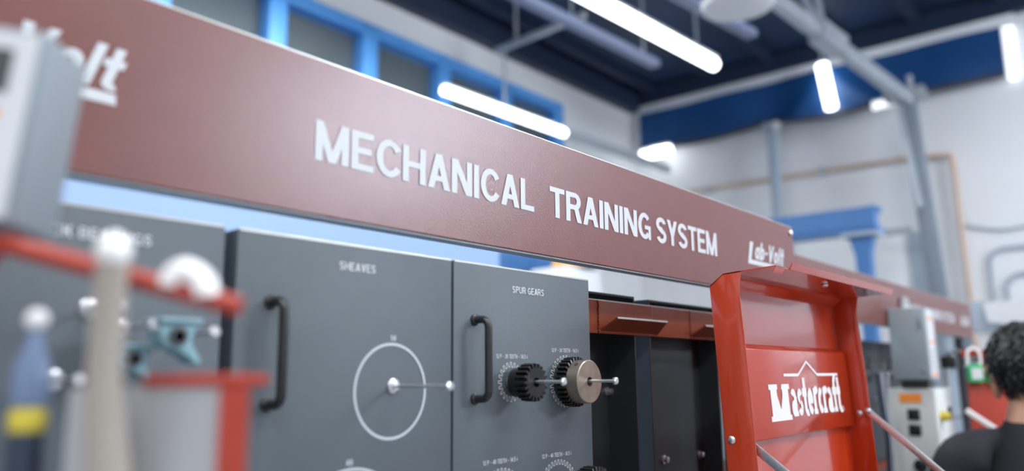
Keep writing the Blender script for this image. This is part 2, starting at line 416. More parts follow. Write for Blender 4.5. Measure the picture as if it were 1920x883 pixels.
def tube_light(label, a, b_, r, rods=(), name='tube_light', mat_='tube', group=None):
    a = Vector(a); b_ = Vector(b_)
    c = (a + b_) / 2
    t = thing(name, label, 'light', tuple(c), group)
    MB().tube([a + (b_ - a) * k / 8 for k in range(9)], r, 14).build('tube', mat_, t)
    d = (b_ - a).normalized()
    if abs(d.z) < .5:
        MB().bar(a + Vector((0, 0, r * 1.15)), b_ + Vector((0, 0, r * 1.15)), r * 1.6, r * .5).build('housing', 'white', t)
    for x, y, z0, z1 in rods:
        MB().cyl((x, y, z0), (x, y, z1), .012, 8).build('hanger_rod', 'gal', t)
    return t
tube_light('long lit tube light under the navy ceiling, the largest and brightest', (4.15, 3.2, 4.42), (6.6, 3.05, 4.42), .055, ((4.9, 3.16, 4.47, 5.34), (6.3, 3.07, 4.47, 5.34)))
t = tube_light('lit tube light in front of the blue-framed windows on a grey rail', (4.8, 4.78, 4.1), (6.55, 4.74, 4.1), .04, ((5.61, 4.76, 4.14, 4.729),))
MB().bar((6.5, 4.76, 4.12), (8.7, 4.70, 4.12), .07, .09).build('rail', 'gal', t)
tube_light('upright glowing strip standing in for a daylight gap in the navy tarp', (8.70, 2.745, 4.98), (8.70, 2.68, 4.46), .062, ((8.70, 2.745, 4.98, 5.34),))  # glowing strip stands in for daylight between the tarp sheets
for n_, (lab, p, q, r) in enumerate((('small round glow of a daylight gap at the lower left corner of the tarp', (8.72, 5.0, 4.365), (8.72, 5.08, 4.365), .062),
                        ('short glow of a daylight gap just under the left end of the tarp', (8.72, 4.68, 4.375), (8.72, 4.95, 4.375), .062),
                        ('short dim glow of a daylight gap under the tarp beside the grey column', (8.72, 2.02, 4.40), (8.72, 2.26, 4.385), .04))):
    tube_light(lab, p, q, r, name='tarp_gap_glow', mat_='tube' if n_ < 2 else 'gap_glow')  # glowing pieces stand in for daylight gaps under the tarp
# unlit battens
tag(MB().bar((4.2, 3.60, 4.453), (6.3, 3.49, 4.453), .10, .07).build('ceiling_batten', 'batten', None, .01), 'unlit grey batten under the ceiling, left of the largest tube light', 'batten')
tag(MB().bar((4.6, 2.73, 4.453), (6.26, 2.53, 4.453), .10, .07).build('ceiling_batten', 'batten', None, .01), 'unlit grey batten under the ceiling, right of the largest tube light', 'batten')
for x, y in ((4.4, 3.59), (6.1, 3.50)): MB().cyl((x, y, 4.48), (x, y, 5.34), .012, 8).build('hanger_rod', 'gal', bpy.data.objects['ceiling_batten'])
for x, y in ((4.8, 2.70), (6.1, 2.55)): MB().cyl((x, y, 4.48), (x, y, 5.34), .012, 8).build('hanger_rod', 'gal', bpy.data.objects['ceiling_batten.001'])
u = thing('strut_channel', 'thin galvanised channel crossing below the ceiling, left of the battens', 'channel', (5.56, 4.3, 4.75))
MB().bar((5.62, 4.86, 4.753), (5.53, 3.75, 4.753), .05, .05).build('channel', 'gal', u)
MB().cyl((5.60, 4.6, 4.75), (5.60, 4.6, 5.34), .012, 8).build('hanger_rod', 'gal', u)
MB().cyl((5.54, 3.9, 4.75), (5.54, 3.9, 5.34), .012, 8).build('hanger_rod', 'gal', u)
# round pendant
hb = thing('pendant_lamp', 'big round white pendant shade cut by the top edge of the picture', 'lamp', (4.55, 1.92, 3.9))
MB().lathe((4.55, 1.92, 3.86), (0, 0, 1), [(.01, 0), (.16, .004), (.215, .02), (.23, .05), (.20, .10), (.12, .18), (.07, .25), (.05, .34)], 32).build('shade', 'white', hb)
MB().cyl((4.55, 1.92, 4.2), (4.55, 1.92, 5.34), .015, 8).build('hanger_rod', 'gal', hb)
# portal brace and column
rf = thing('roof_brace', 'pale grey steel brace slanting from the far column up to the roof', 'brace', (8.55, 1.9, 4.3))
A_ = Vector((8.55, 1.87, 4.32)); B_ = Vector((6.58, 2.424, 4.853)); C_ = A_ + (B_ - A_) * 1.55
MB().bar(A_, C_, .11, .13).build('chord', 'gal', rf, .01)
mid = A_ + (B_ - A_) * .66
MB().bar(mid, mid + Vector((-.55, .02, .30)), .05, .05).build('web_member', 'gal', rf)
MB().bar(mid, mid + Vector((-.52, -.10, .32)), .05, .05).build('web_member', 'gal', rf)
MB().bar(A_ + (B_ - A_) * .55, A_ + (B_ - A_) * .72, .17, .19).build('gusset', 'gal', rf)
cb = thing('steel_column', 'tall grey steel column standing before the white far wall', 'column', (8.6, 1.82, 0))
MB().bar((8.62, 1.90, 4.42), (8.62, 1.78, 2.2), .15, .10, (1, 0, 0)).build('upper_shaft', 'column', cb, .006)
MB().bar((8.62, 1.78, 2.2), (8.62, 1.70, 0), .15, .10, (1, 0, 0)).build('lower_shaft', 'column', cb, .006)
MB().bar((8.52, 1.97, 4.42), (8.52, 1.85, 3.2), .05, .04, (1, 0, 0)).build('front_flange', 'gal', cb)
MB().box(8.5, 8.74, 1.72, 2.1, 4.36, 4.44).build('cap_plate', 'gal', cb)
MB().cyl((8.62, 1.86, 4.44), (8.62, 1.86, 4.6), .03, 10).build('bolt', 'gal', cb)
cc = thing('steel_post', 'slim blue-grey steel post under the tarp, left of the column', 'post', (8.78, 3.38, 0))
MB().box(8.74, 8.82, 3.33, 3.44, 0, 4.40).build('shaft', 'grey_beam', cc, .006)
MB().box(8.70, 8.82, 3.29, 3.48, 4.40, 4.45).build('cap_plate', 'gal', cc)
MB().cyl((8.66, 3.30, 4.39), (8.70, 3.30, 4.39), .045, 14).build('bolt', 'white', cc)
pp = thing('wall_pipe', 'thin tan pipe running along the far wall and turning down', 'pipe', (8.93, 3, 3.8))
pts = [(8.93, 5.2, 3.86), (8.93, 2.05, 3.82), (8.93, 1.66, 3.79), (8.93, 1.615, 3.76), (8.93, 1.60, 3.70), (8.93, 1.58, 2.3), (8.93, 1.57, .3)]
MB().tube(pts, .024, 10).build('pipe_run', 'copper', pp)
MB().ball((8.93, 1.615, 3.765), .035, 12).build('elbow', 'copper', pp)
for y in (4.3, 2.9): MB().box(8.89, 8.99, y - .03, y + .03, 3.80, 3.88).build('clip', 'gal', pp)
cd = thing('wall_conduit', 'pair of thin grey conduits bending over on the far wall at right', 'conduit', (8.96, 1.2, 2.3))
for (ya, yb_, zt) in ((1.385, .9, 2.78), (1.265, .8, 2.52)):
    P_ = [(8.97, ya + .01, .3), (8.97, ya, zt - .14)] + [(8.97, ya - .14 * (1 - math.cos(k * PI / 12)), zt - .14 + .14 * math.sin(k * PI / 12)) for k in range(1, 7)] + [(8.97, yb_, zt)]
    MB().tube(P_, .018, 8).build('conduit_run', 'grey_beam', cd)
MB().box(8.90, 8.99, 1.40, 1.50, 2.02, 2.14).build('junction_box', 'gal', cd)
MB().tube([(8.97, 1.58 - k * .1, 3.06 - .10 * math.sin(PI * k / 8)) for k in range(9)], .012, 6).build('wire', 'grey_beam', cd)
# blue gantry
jg = thing('gantry_crane', 'blue steel gantry beam on a flared blue post behind the training stands', 'crane', (6, 1.69, 0))
b = MB(); b.box(5.93, 6.07, 1.575, 4.2, 2.74, 2.775); b.box(5.985, 6.015, 1.59, 4.2, 2.62, 2.74); b.box(5.92, 6.08, 1.575, 4.2, 2.59, 2.625)
b.build('beam', 'blue_steel', jg)
MB().box(5.91, 5.98, 1.59, 2.33, 2.62, 2.745).build('web_plate', 'blue_steel', jg)
MB().box(5.9, 6.1, 1.58, 1.83, 2.565, 2.59).build('top_plate', 'grey_beam', jg)
MB().prism([(5.95, 1.62, 2.57), (5.95, 1.79, 2.57), (5.95, 1.752, 2.42), (5.95, 1.745, 2.0), (5.95, 1.745, 0), (5.95, 1.655, 0), (5.95, 1.655, 2.0), (5.95, 1.65, 2.45)], (.1, 0, 0)).build('post', 'blue_steel', jg)
MB().box(5.95, 6.05, 4.05, 4.15, 0, 2.59).build('post', 'blue_steel', jg)
MB().box(5.88, 6.12, 1.58, 1.82, 0, .03).build('base_plate', 'blue_steel', jg)
MB().box(5.88, 6.12, 3.98, 4.22, 0, .03).build('base_plate', 'blue_steel', jg)
tag(MB().box(8.5, 8.56, 1.95, 2.35, 2.96, 3.02).build('cable_tray', 'midgrey'), 'short grey tray fixed beside the far column above the door', 'tray')
# pale blue board and things seen through the gap
bd = thing('partition_board', 'pale blue partition board standing behind the training stand', 'partition', (1.2, 2.5, 0))
MB().box(-.9, 2.873, 2.48, 2.52, .15, 2.42).build('board', 'paleblue', bd)
for x in (-.8, 1.0, 2.7): MB().box(x, x + .06, 2.52, 2.58, 0, 2.40).build('post', 'grey_beam', bd)
for x in (-.8, 1.0, 2.7): MB().box(x, x + .06, 2.25, 2.85, 0, .04).build('foot', 'grey_beam', bd)
kb = thing('storage_cabinet', 'blue cabinet behind the stand, left of the yellow helmet', 'cabinet', (4.95, 4.1, 0))
MB().box(4.45, 5.32, 3.9, 4.4, 0, 2.60).build('body', 'blue_steel', kb, .01)
MB().box(4.48, 4.88, 3.88, 3.9, .1, 2.5).build('door', 'blue_steel', kb)
MB().box(4.90, 5.30, 3.88, 3.9, .1, 2.5).build('door', 'blue_steel', kb)
MB().box(4.85, 4.87, 3.85, 3.88, 1.1, 1.3).build('handle', 'zinc', kb)
sh_ = thing('equipment_locker', 'white locker carrying a yellow helmet behind the stand', 'locker', (4.82, 3.5, 0))
MB().box(4.62, 5.02, 3.33, 3.68, 0, 2.375).build('body', 'white', sh_, .01)
MB().box(4.64, 5.0, 3.31, 3.33, .1, 2.3).build('door', 'white', sh_)
ht = thing('safety_helmet', 'orange-yellow helmet glimpsed in the gap under the red header beam', 'helmet', (4.82, 3.47, 2.375))
MB().lathe((4.82, 3.47, 2.376), (0, 0, 1), [(.135, 0), (.13, .05), (.105, .09), (.06, .115), (.005, .125)], 24).build('shell', 'hat', ht)
MB().lathe((4.82, 3.45, 2.376), (0, 0, 1), [(.16, 0), (.16, .008), (.12, .012)], 24).build('brim', 'dark', ht)

# ================================================================== TRAINING STANDS
def header(x0, x1, y, label, logo_left):
    t = thing('header_beam', label, 'sign', ((x0 + x1) / 2, y, 1.7475))
    z0, z1 = 1.7475, 1.8980
    b = MB()
    b.prism([(x0, y + .0012, z0), (x0, y, z0 + .0012), (x0, y, z1 - .0012), (x0, y + .0012, z1), (x0, y + .075, z1), (x0, y + .075, z1 - .003), (x0, y + .003, z1 - .003), (x0, y + .003, z0)], (x1 - x0, 0, 0))
    b.build('beam', 'header', t)
    for xe in (x0 + .0005, x1 - .0035): MB().box(xe, xe + .003, y + .0032, y + .074, z0 + .001, z1 - .0032).build('end_plate', 'header', t)
    MB().box(x0 + .002, x1 - .002, y + .0015, y + .019, z0 - .0015, z0 + .0012).build('bottom_flange', 'boxgrey', t)
    MB().box(x0 + .001, x1 - .001, y - .0002, y + .0012, z1 - .0008, z1 + .0005).build('edge_highlight', 'edge', t)  # pale strip painting the highlight on the beam's top edge
    k = x1 - 1.6275
    for txt, xa, xb, za, zb in (('MECHANICAL', .4336, .7611, 1.7995, 1.8385), ('TRAINING', .794, 1.0446, 1.7990, 1.8385), ('SYSTEM', 1.0615, 1.2675, 1.7985, 1.8385)):
        lettering('lettering', txt, (xa + k, y, za), xb - xa, zb - za, 'print', t, gap=.065, w=.19)
    for xs, zs in [(1.394 + k, 1.800)] + ([(.082, 1.804)] if logo_left else []):
        b = MB(); hh = .0425
        ps, tw = text_polys('ab-Volt', .06, .21, .32)
        put_polys(b, ps, (xs + .030, y, zs + .0112), Vector((.150 / (tw + .32), 0, 0)), Vector((0, 0, .0345)), (0, -1, 0), .0006)
        # large slanted L whose foot runs on as the underline
        put_polys(b, [[(0, 0), (.17, 0), (.169, .0085), (.0155, .0085), (.0285, hh), (.0135, hh)]], (xs, y, zs), (1, 0, 0), (0, 0, 1), (0, -1, 0), .0006)
        b.build('logo', 'print', t)
    for zb in (1.885, 1.762):
        MB().lathe((x1 - .012, y, zb), (0, -1, 0), [(.006, 0), (.006, .003), (.003, .0045)], 12).build('bolt', 'zinc', t)
    for xp in (x0 + .03, x1 - .05):
        MB().box(xp, xp + .03, y + .04, y + .07, 1.30, z1 - .004).build('post', 'panel_dark', t)
    return t
header(-.55, 1.6275, .6, 'long oxide-red header beam lettered MECHANICAL TRAINING SYSTEM, nearest and largest', True)
header(1.955, 4.13, .735, 'second oxide-red header beam, blurred, running on behind the open red lid', False)

# lower frames on which panels stand
def stand(x0, x1, y0, y1, label):
    t = thing('stand_cabinet', label, 'cabinet', ((x0 + x1) / 2, (y0 + y1) / 2, 0))
    MB().box(x0, x1, y0, y1, .1, 1.255).build('body', 'panel_dark', t, .004)
    MB().box(x0 - .01, x1 + .01, y0 - .01, y1, 1.255, 1.28).build('top', 'rail', t)
    n = 3; w_ = (x1 - x0) / n
    for i in range(n): MB().box(x0 + i * w_ + .01, x0 + (i + 1) * w_ - .01, y0 - .012, y0, .14, 1.23).build('door', 'panel', t)
    MB().box(x0 + .03, x1 - .03, y0 + .03, y1 - .03, 0, .1).build('plinth', 'black', t)
    for x in (x0 + .05, x1 - .09): MB().box(x, x + .04, y1 - .04, y1, 1.28, 1.66).build('rear_post', 'rail', t)
stand(-.6, 1.66, .595, 1.1, 'dark floor cabinet carrying the near panels, below the picture')
stand(1.95, 4.15, .90, 1.4, 'dark floor cabinet carrying the second training stand, below the picture')

# ---- training panels
def panel(x0, x1, label, title, tx, tz):
    t = thing('training_panel', label, 'panel', ((x0 + x1) / 2, .62, 1.28))
    MB().box(x0, x1, .6, .645, 1.281, 1.7245).build('case', 'panel', t, .0011)
    MB().box(x0 + .001, x1 - .001, .5997, .6025, 1.7235, 1.7252).build('top_edge_highlight', 'edge', t)  # burr and edge highlight drawn as one pale strip
    lettering('title', title, (tx[0], .6, tz[0]), tx[1] - tx[0], tz[1] - tz[0], 'print', t, gap=.11, w=.17, thick=.0005)
    return t
def handle(t, x, z0, z1, out=.017):
    r = .0043; c = .009
    P_ = [(x, .600, z1)]; y1 = .6 - out - .004
    P_ += [(x, y1 + c, z1)] + [(x, y1 + c - c * math.sin(a * PI / 10), z1 - c + c * math.cos(a * PI / 10)) for a in range(1, 6)]
    P_ += [(x, y1, z0 + c)] + [(x, y1 + c - c * math.cos(a * PI / 10), z0 + c - c * math.sin(a * PI / 10)) for a in range(1, 6)] + [(x, .600, z0)]
    h = MB().tube(P_, r, 14).build('handle', 'black', t)
    for z in (z0, z1): MB().lathe((x, .6, z), (0, -1, 0), [(.0062, 0), (.0062, .0025), (.0045, .004)], 16).build('collar', 'black', h)
def pin(t, x, z, out, base=True):
    p = MB().lathe((x, .6, z), (0, -1, 0), [(.0019, 0), (.0019, out)], 12).build('pin', 'zinc', t)
    b = MB().lathe((x, .6 - out, z), (0, -1, 0), [(.0040, 0), (.0048, .001), (.0048, .0032), (.0032, .0046)], 6, smooth=False)
    b.build('bolt_head', 'zinc', p)
    if base:
        MB().lathe((x, .6, z), (0, -1, 0), [(.0076, 0), (.0076, .0015), (.0062, .003), (.0040, .0035), (.0040, .0055)], 20).build('base_washer', 'zinc', p)
    return p
def ring_print(name, t, x, z, r, w, n=64):
    b = MB(); vs = []; fs = []
    for k in range(n):
        a = 2 * PI * k / n
        for rr in (r - w / 2, r + w / 2): vs.append((x + rr * math.cos(a), .5995, z + rr * math.sin(a)))
    for k in range(n): j = (k + 1) % n; fs.append((2 * k, 2 * k + 1, 2 * j + 1, 2 * j))
    return b.add(vs, fs).build(name, 'print_dim', t)
def gear_outline_pts(n, ro, rr):
    out = []
    for k in range(n):
        for f_, r in ((-.30, rr), (-.17, ro), (.17, ro), (.30, rr)):
            a = 2 * PI * (k + f_) / n; out.append((r * math.cos(a), r * math.sin(a)))
    return out
def gear_print(t, x, z, n, ro, w=.0010):
    rr = ro - .0052
    P_ = gear_outline_pts(n, ro, rr); N_ = len(P_); b = MB(); vs = []; fs = []
    for i in range(N_):
        p0 = Vector(P_[i - 1]); p1 = Vector(P_[i]); p2 = Vector(P_[(i + 1) % N_])
        n1 = (p1 - p0).normalized(); n2 = (p2 - p1).normalized(); d = Vector((-(n1 + n2).y, (n1 + n2).x)).normalized() * w / 2 * 1.15
        for q in (p1 - d, p1 + d): vs.append((x + q.x, .5995, z + q.y))
    for i in range(N_): j = (i + 1) % N_; fs.append((2 * i, 2 * i + 1, 2 * j + 1, 2 * j))
    b.add(vs, fs).build('gear_outline', 'print', t)
def gear(x, z, n, ro, yb, yf, bore, label, mat_, hubs, recess=0.0):
    """spur gear on the axis -Y between y=yb (back) and y=yf (front); hubs: (radius, y0, y1, material)"""
    g = thing('spur_gear', label, 'gear', (x, yb, z - ro), 'spur gears on the pins')
    P_ = gear_outline_pts(n, ro, ro - .0047); N_ = len(P_); b = MB(); vs = []; fs = []
    m_ = 4 * n
    ring = [(bore * math.cos(2 * PI * (k // 4 + (-.30, -.17, .17, .30)[k % 4]) / n), bore * math.sin(2 * PI * (k // 4 + (-.30, -.17, .17, .30)[k % 4]) / n)) for k in range(m_)]
    ch = .0006
    loops = [(ring, yb), ([(p * .975, q * .975) for p, q in P_], yb), (P_, yb - ch), (P_, yf + ch), ([(p * .975, q * .975) for p, q in P_], yf), (ring, yf)]
    for lp, y in loops:
        for p, q in lp: vs.append((x + p, y, z + q))
    for l in range(6):
        for k in range(m_):
            j = (k + 1) % m_; l2 = (l + 1) % 6
            fs.append((l * m_ + k, l * m_ + j, l2 * m_ + j, l2 * m_ + k))
    b.add(vs, fs).build('toothed_wheel', mat_, g)
    for r, y0, y1, mm, screw in hubs:
        s_ = 1 if y1 < y0 else -1
        hb_ = MB(); L_ = abs(y1 - y0)
        hb_.lathe((x, y0, z), (0, -s_, 0), [(bore, 0), (r, 0), (r, L_ - .001), (r - .001, L_), (bore, L_), (bore, 0)], 48, cap=False)
        ho = hb_.build('hub', mm, g)
        if screw:
            a = math.radians(128); px, pz = x + r * math.cos(a), z + r * math.sin(a)
            MB().lathe((px, (y0 + y1) / 2, pz), (math.cos(a), 0, math.sin(a)), [(.0026, -.001), (.0026, .0004), (.0014, .0004), (.0014, -.0008)], 12).build('set_screw', 'black', ho)
    return g

# pillow block panel
t1 = panel(.085, .3482, 'slate grey panel lettered PILLOW BLOCK BEARINGS, leftmost and most blurred', 'PILLOW BLOCK BEARINGS', (.150, .2864), (1.7003, 1.7085))
for x, z, o_ in ((.315, 1.634, .047), (.245, 1.650, .05), (.268, 1.637, .05), (.225, 1.60, .04)): pin(t1, x, z, o_)
# sheaves panel
t2 = panel(.3598, .6163, 'slate grey panel lettered SHEAVES with a printed circle and one bare pin', 'SHEAVES', (.4656, .5093), (1.6997, 1.7075))
handle(t2, .3935, 1.578, 1.6647)
ring_print('printed_circle', t2, .5322, 1.5866, .0452, .0026)
lettering('print_label', '10', (.5302, .6, 1.6350), .0070, .0056, 'print_dim', t2, w=.2, thick=.0005)
lettering('print_label', '40', (.4792, .6, 1.5205), .0075, .0056, 'print_dim', t2, w=.2, thick=.0005)
ring_print('printed_circle', t2, .4862, 1.4500, .067, .0026)
pin(t2, .5349, 1.5912, .075)
pin(t2, .4862, 1.4500, .075)
# spur gear panel
t3 = panel(.6196, .8767, 'slate grey panel lettered SPUR GEARS with gears on its pins', 'SPUR GEARS', (.7178, .7781), (1.6962, 1.7042))
handle(t3, .6522, 1.5757, 1.6612)
for (x, z, n, ro, txt, lx, lz, lw) in ((.7138, 1.5932, 20, .0222, '12 P ~ 20 TEETH ~ 14.5 @', .6884, 1.6198, .0560),
                                   (.8195, 1.5929, 30, .0315, '12 P ~ 30 TEETH ~ 14.5 @', .7924, 1.6285, .0570),
                                   (.6963, 1.4575, 40, .0414, '12 P ~ 40 TEETH ~ 14.5 @', .6654, 1.5045, .0590),
                                   (.8015, 1.4580, 40, .0414, '12 P ~ 40 TEETH ~ 14.5 @', .7699, 1.5032, .0590)):
    gear_print(t3, x, z, n, ro)
    lettering('print_label', txt, (lx, .6, lz), lw, .0048, 'print', t3, gap=.14, w=.17, thick=.0005)
pin(t3, .7138, 1.5932, .073); pin(t3, .8195, 1.5929, .072); pin(t3, .8015, 1.4580, .072); pin(t3, .6963, 1.4575, .072)
gear(.7142, 1.5925, 20, .0212, .5795, .5625, .0055, 'small black spur gear with twenty teeth on its pin', 'black_steel', [(.0165, .5795, .5925, 'black_steel', False)])
gear(.8199, 1.5922, 30, .0305, .5945, .5800, .0058, 'bronze-faced spur gear with a wide plain hub, rightmost on a pin', 'black_steel', [(.0262, .5800, .5630, 'bronze', True)])
gear(.8015, 1.4575, 34, .0375, .560, .5420, .0055, 'dark steel spur gear cut off by the bottom edge of the picture', 'black_steel', [(.018, .5420, .534, 'black_steel', False)])

# ---- empty bay: rust red rail and two open storage boxes
def open_box(x0, x1, zt, label, yb, bolts):
    t = thing('storage_box', label, 'box', ((x0 + x1) / 2, .68, 1.28))
    b = MB()
    b.box(x0, x0 + .003, .665, yb, 1.281, zt); b.box(x1 - .003, x1, .665, yb, 1.281, zt)
    b.box(x0 + .003, x1 - .003, .665, yb, zt - .003, zt); b.box(x0 + .003, x1 - .003, .665, yb, 1.281, 1.284)
    b.build('side_walls', 'panel_dark', t)
    MB().box(x0 - .0006, x0 - .0001, .666, yb, 1.282, zt - .001).build('outer_face', 'panel', t)
    MB().box(x0 + .0031, x1 - .0031, yb - .003, yb, 1.285, zt - .0031).build('back_plate', 'panel_dark', t)
    MB().box(x0 + .004, x1 - .004, .6655, .668, zt - .022, zt - .0032).build('interior_shade_strip', 'matte_black', t)  # black strip put in for the shaded interior under the box top
    for x, z in bolts:
        MB().lathe((x, yb - .003, z), (0, -1, 0), [(.0075, 0), (.0075, .002), (.005, .003), (.005, .009), (.003, .010)], 8, smooth=False).build('bolt', 'zinc', t)
open_box(.900, 1.098, 1.722, 'open charcoal storage box behind the rust-red rail, beside the spur gear panel', .720, [(1.112 - .02, 1.574)])
open_box(1.1417, 1.385, 1.7205, 'open charcoal storage box with bolts inside, beside the red lid', .705, [(1.236, 1.458), (1.366, 1.456)])
rl = thing('storage_rail', 'rust-red rail with bent hooks across the open boxes', 'rail', (1.16, .66, 1.66))
segs = [(.90, .985), (.9865, 1.1425), (1.1435, 1.270), (1.2715, 1.46)]
for i, (xa, xb) in enumerate(segs):
    MB().box(xa, xb, .6585 if i % 2 else .6595, .6645, 1.6605, 1.7095).build('rail_plate', 'rail', rl, .0006)
MB().box(.90, 1.46, .6580, .6650, 1.7090, 1.7100).build('top_edge_highlight', 'edge', rl)  # pale strip drawn as a highlight along the rail
for xa, xb in ((.991, 1.157), (1.271, 1.43)):
    MB().prism([(xa, .6585, 1.6640), (xb, .6585, 1.6640), (xb - .018, .630, 1.6815), (xa + .002, .630, 1.6810)], (0, .001, .0022)).build('hook_plate', 'rail', rl)
    MB().prism([(xa + .002, .6296, 1.6808), (xb - .018, .6296, 1.6813), (xb - .018, .6296, 1.6838), (xa + .002, .6296, 1.6833)], (0, .0008, 0)).build('pale_hook_edge', 'edge', rl)  # pale strip along the hook's front edge
b = MB()
for k in range(9): b.ball((.9857 + random.uniform(-.0008, .0008), .6583, 1.664 + k * .0052), .0019, 8)
b.build('weld_bead', 'rail', rl)

# ================================================================== RED TOOLBOX WITH OPEN LID
wb = thing('workbench', 'long workbench in front of the near stand, below the picture', 'bench', (.5, .37, 0))
MB().box(-.5, 1.75, .18, .58, 1.16, 1.2).build('top', 'midgrey', wb, .004)
for x in (-.45, 1.66):
    for y in (.2, .53): MB().box(x, x + .05, y - .01, y + .04, 0, 1.16).build('leg', 'panel_dark', wb)
tb = thing('toolbox', 'glossy red metal toolbox, its lid standing open before the dark storage boxes', 'toolbox', (1.24, .35, 1.2))
ch = MB()
ch.box(.993, 1.488, .225, .229, 1.2005, 1.405); ch.box(.993, 1.488, .466, .470, 1.2005, 1.405)
ch.box(.993, .997, .229, .466, 1.2005, 1.405); ch.box(1.484, 1.488, .229, .466, 1.2005, 1.405); ch.box(.997, 1.484, .229, .466, 1.2005, 1.204)
ch.build('chest_body', 'lid', tb, .001)
hx0, hx1, hy, hz, tilt = .995, 1.486, .4690, 1.430, math.radians(2.95)
def L_(x, y, z):      # lid frame: y out of the back plate toward the room (negative), z up the lid
    return Vector((x, hy + y + z * math.sin(tilt), hz - .012 + z * math.cos(tilt)))
HT = .317
lid = MB()
T = .0016
def lbox(b, x0, x1, y0, y1, z0, z1):
    return b.hexa([L_(x0, y0, z0), L_(x1, y0, z0), L_(x1, y1, z0), L_(x0, y1, z0), L_(x0, y0, z1), L_(x1, y0, z1), L_(x1, y1, z1), L_(x0, y1, z1)])
prof = [(0, 0), (0, .2995), (-.0212, .3145), (-.0468, .3165), (-.0412, .2885), (-.0420, .175), (-.0400, 0)]
def side(x):
    return [L_(x, y, z) for y, z in prof]
lw = MB(); lw.prism(side(hx0), (T, 0, 0)); lwo = lw.build('lid_side', 'lid', tb, .0004)
rw = MB(); rw.prism(side(hx1 - T), (T, 0, 0)); rwo = rw.build('lid_side', 'lid', tb, .0004)
lbox(MB(), hx0 + T, hx1 - T, -T, 0, 0, .2995).build('lid_back', 'lid', tb)
lc = MB()
lc.prism([L_(hx0, 0, .2995), L_(hx0, -.0212, .3145), L_(hx0, -.0212 + .0006, .3145 - .0016), L_(hx0, -.0016, .2988)], (hx1 - hx0, 0, 0))
lc.prism([L_(hx0, -.0212, .3145), L_(hx0, -.0940, .3190), L_(hx0, -.0940, .3174), L_(hx0, -.0206, .3129)], (hx1 - hx0, 0, 0))
lc.build('lid_front_wall', 'lid', tb)
lp = MB()
lp.prism([L_(hx0 + .045, -.0940, .3190), L_(hx0 + .045, -.0985, .3265), L_(hx0 + .045, -.1000, .3265), L_(hx0 + .045, -.0955, .3172)], (hx1 - hx0 - .018, 0, 0))
lp.prism([L_(hx0, -.0940, .3190), L_(hx0, -.0940, .3174), L_(hx0, -.0895, .3105), L_(hx0, -.0885, .3110)], (.030, 0, 0))
lp.build('lid_lip', 'lid', tb)
# raised name plate pan
pl_ = MB()
pl_.prism([L_(hx0 + .004, -.0135, .092), L_(hx0 + .004, -.0135, .2165), L_(hx0 + .004, -.0020, .2235), L_(hx0 + .004, -.0017, .2235), L_(hx0 + .004, -.0017, .092)], (hx1 - hx0 - .010, 0, 0))
plo = pl_.build('name_plate', 'lid', tb, .0012)
lo = MB()
LC = [0]
def Lp(x, z): return L_(x, -.0141 - LC[0] * 6e-6, z)
def lid_polys(polys, ox, oz, sx, sz):
    for p in polys:
        LC[0] = (LC[0] + 1) % 60
        q = [Lp(ox + sx * x, oz + sz * y) for x, y in p]; lo.add(q, [tuple(range(len(q)))])
lx0, lx1, lz0 = 1.1220, 1.4240, .1185
ps, tw = text_polys('M', 0, .30, serif=True); lid_polys(ps, lx0 + .004, lz0 - .004, .066 / .86, .052)
ps, tw = text_polys('&stercr&ft', .03, .25, serif=True); lid_polys(ps, lx0 + .078, lz0, (lx1 - lx0 - .078) / tw, .058)
zr = lz0 + .0590
peak = [(0.06, 0), (.118, 0), (.158, .0205), (.20, 0), (.298, 0)]
for i in range(4):
    (xa, za), (xb, zb) = peak[i], peak[i + 1]
    th = .0042
    q = [Lp(lx0 + xa, zr + za), Lp(lx0 + xb, zr + zb), Lp(lx0 + xb, zr + zb + th), Lp(lx0 + xa, zr + za + th)]
    lo.add(q, [(0, 1, 2, 3)])
for p in _band(0, 0, .0035, .0035, 0, 360, .0012, 12):
    q = [Lp(lx1 + .006 + x, lz0 + .004 + y) for x, y in p]; lo.add(q, [(0, 1, 2, 3)])
lo.build('logo', 'white_gloss', plo)
# rivets, screw, struts
MB().lathe(L_(hx0, -.0095, .098), (-1, 0, 0), [(.0052, 0), (.0052, .001), (.0035, .0026), (.0012, .003)], 16).build('rivet', 'zinc', tb)
MB().lathe(L_(1.24, -.072, .3155), (0, 0, -1), [(.005, 0), (.005, .002), (.003, .004)], 12).build('screw', 'zinc', tb)
MB().lathe(L_(hx1 - T, -.022, .112), (-1, 0, 0), [(.0055, 0), (.0055, .0015), (.003, .003)], 14).build('rivet', 'zinc', tb)
def strut(x, a, b_):
    a = Vector((x, a[0], a[1])); b_ = Vector((x, b_[0], b_[1]))
    o_ = MB().bar(a, b_, .011, .0022, (1, 0, 0)).build('lid_strut', 'zinc', tb, .0004)
    for p in (a, b_): MB().lathe(p + Vector((.004, 0, 0)), (-1, 0, 0), [(.0055, 0), (.0055, .006), (.003, .008)], 14).build('pivot', 'zinc', o_)
strut(hx1 - .008, (.4360, 1.5345), (.3150, 1.4250))
strut(hx0 + .008, (.4430, 1.5110), (.3300, 1.4250))
MB().bar((hx1 - .008, .3150, 1.4270), (hx1 - .008, .3450, 1.33), .011, .0022, (1, 0, 0)).build('lid_strut', 'zinc', tb)
MB().bar((hx0 + .008, .3300, 1.4270), (hx0 + .008, .3500, 1.33), .011, .0022, (1, 0, 0)).build('lid_strut', 'zinc', tb)
for x in (1.08, 1.40): MB().cyl((x - .03, .474, 1.412), (x + .03, .474, 1.412), .006, 12).build('hinge', 'zinc', tb)

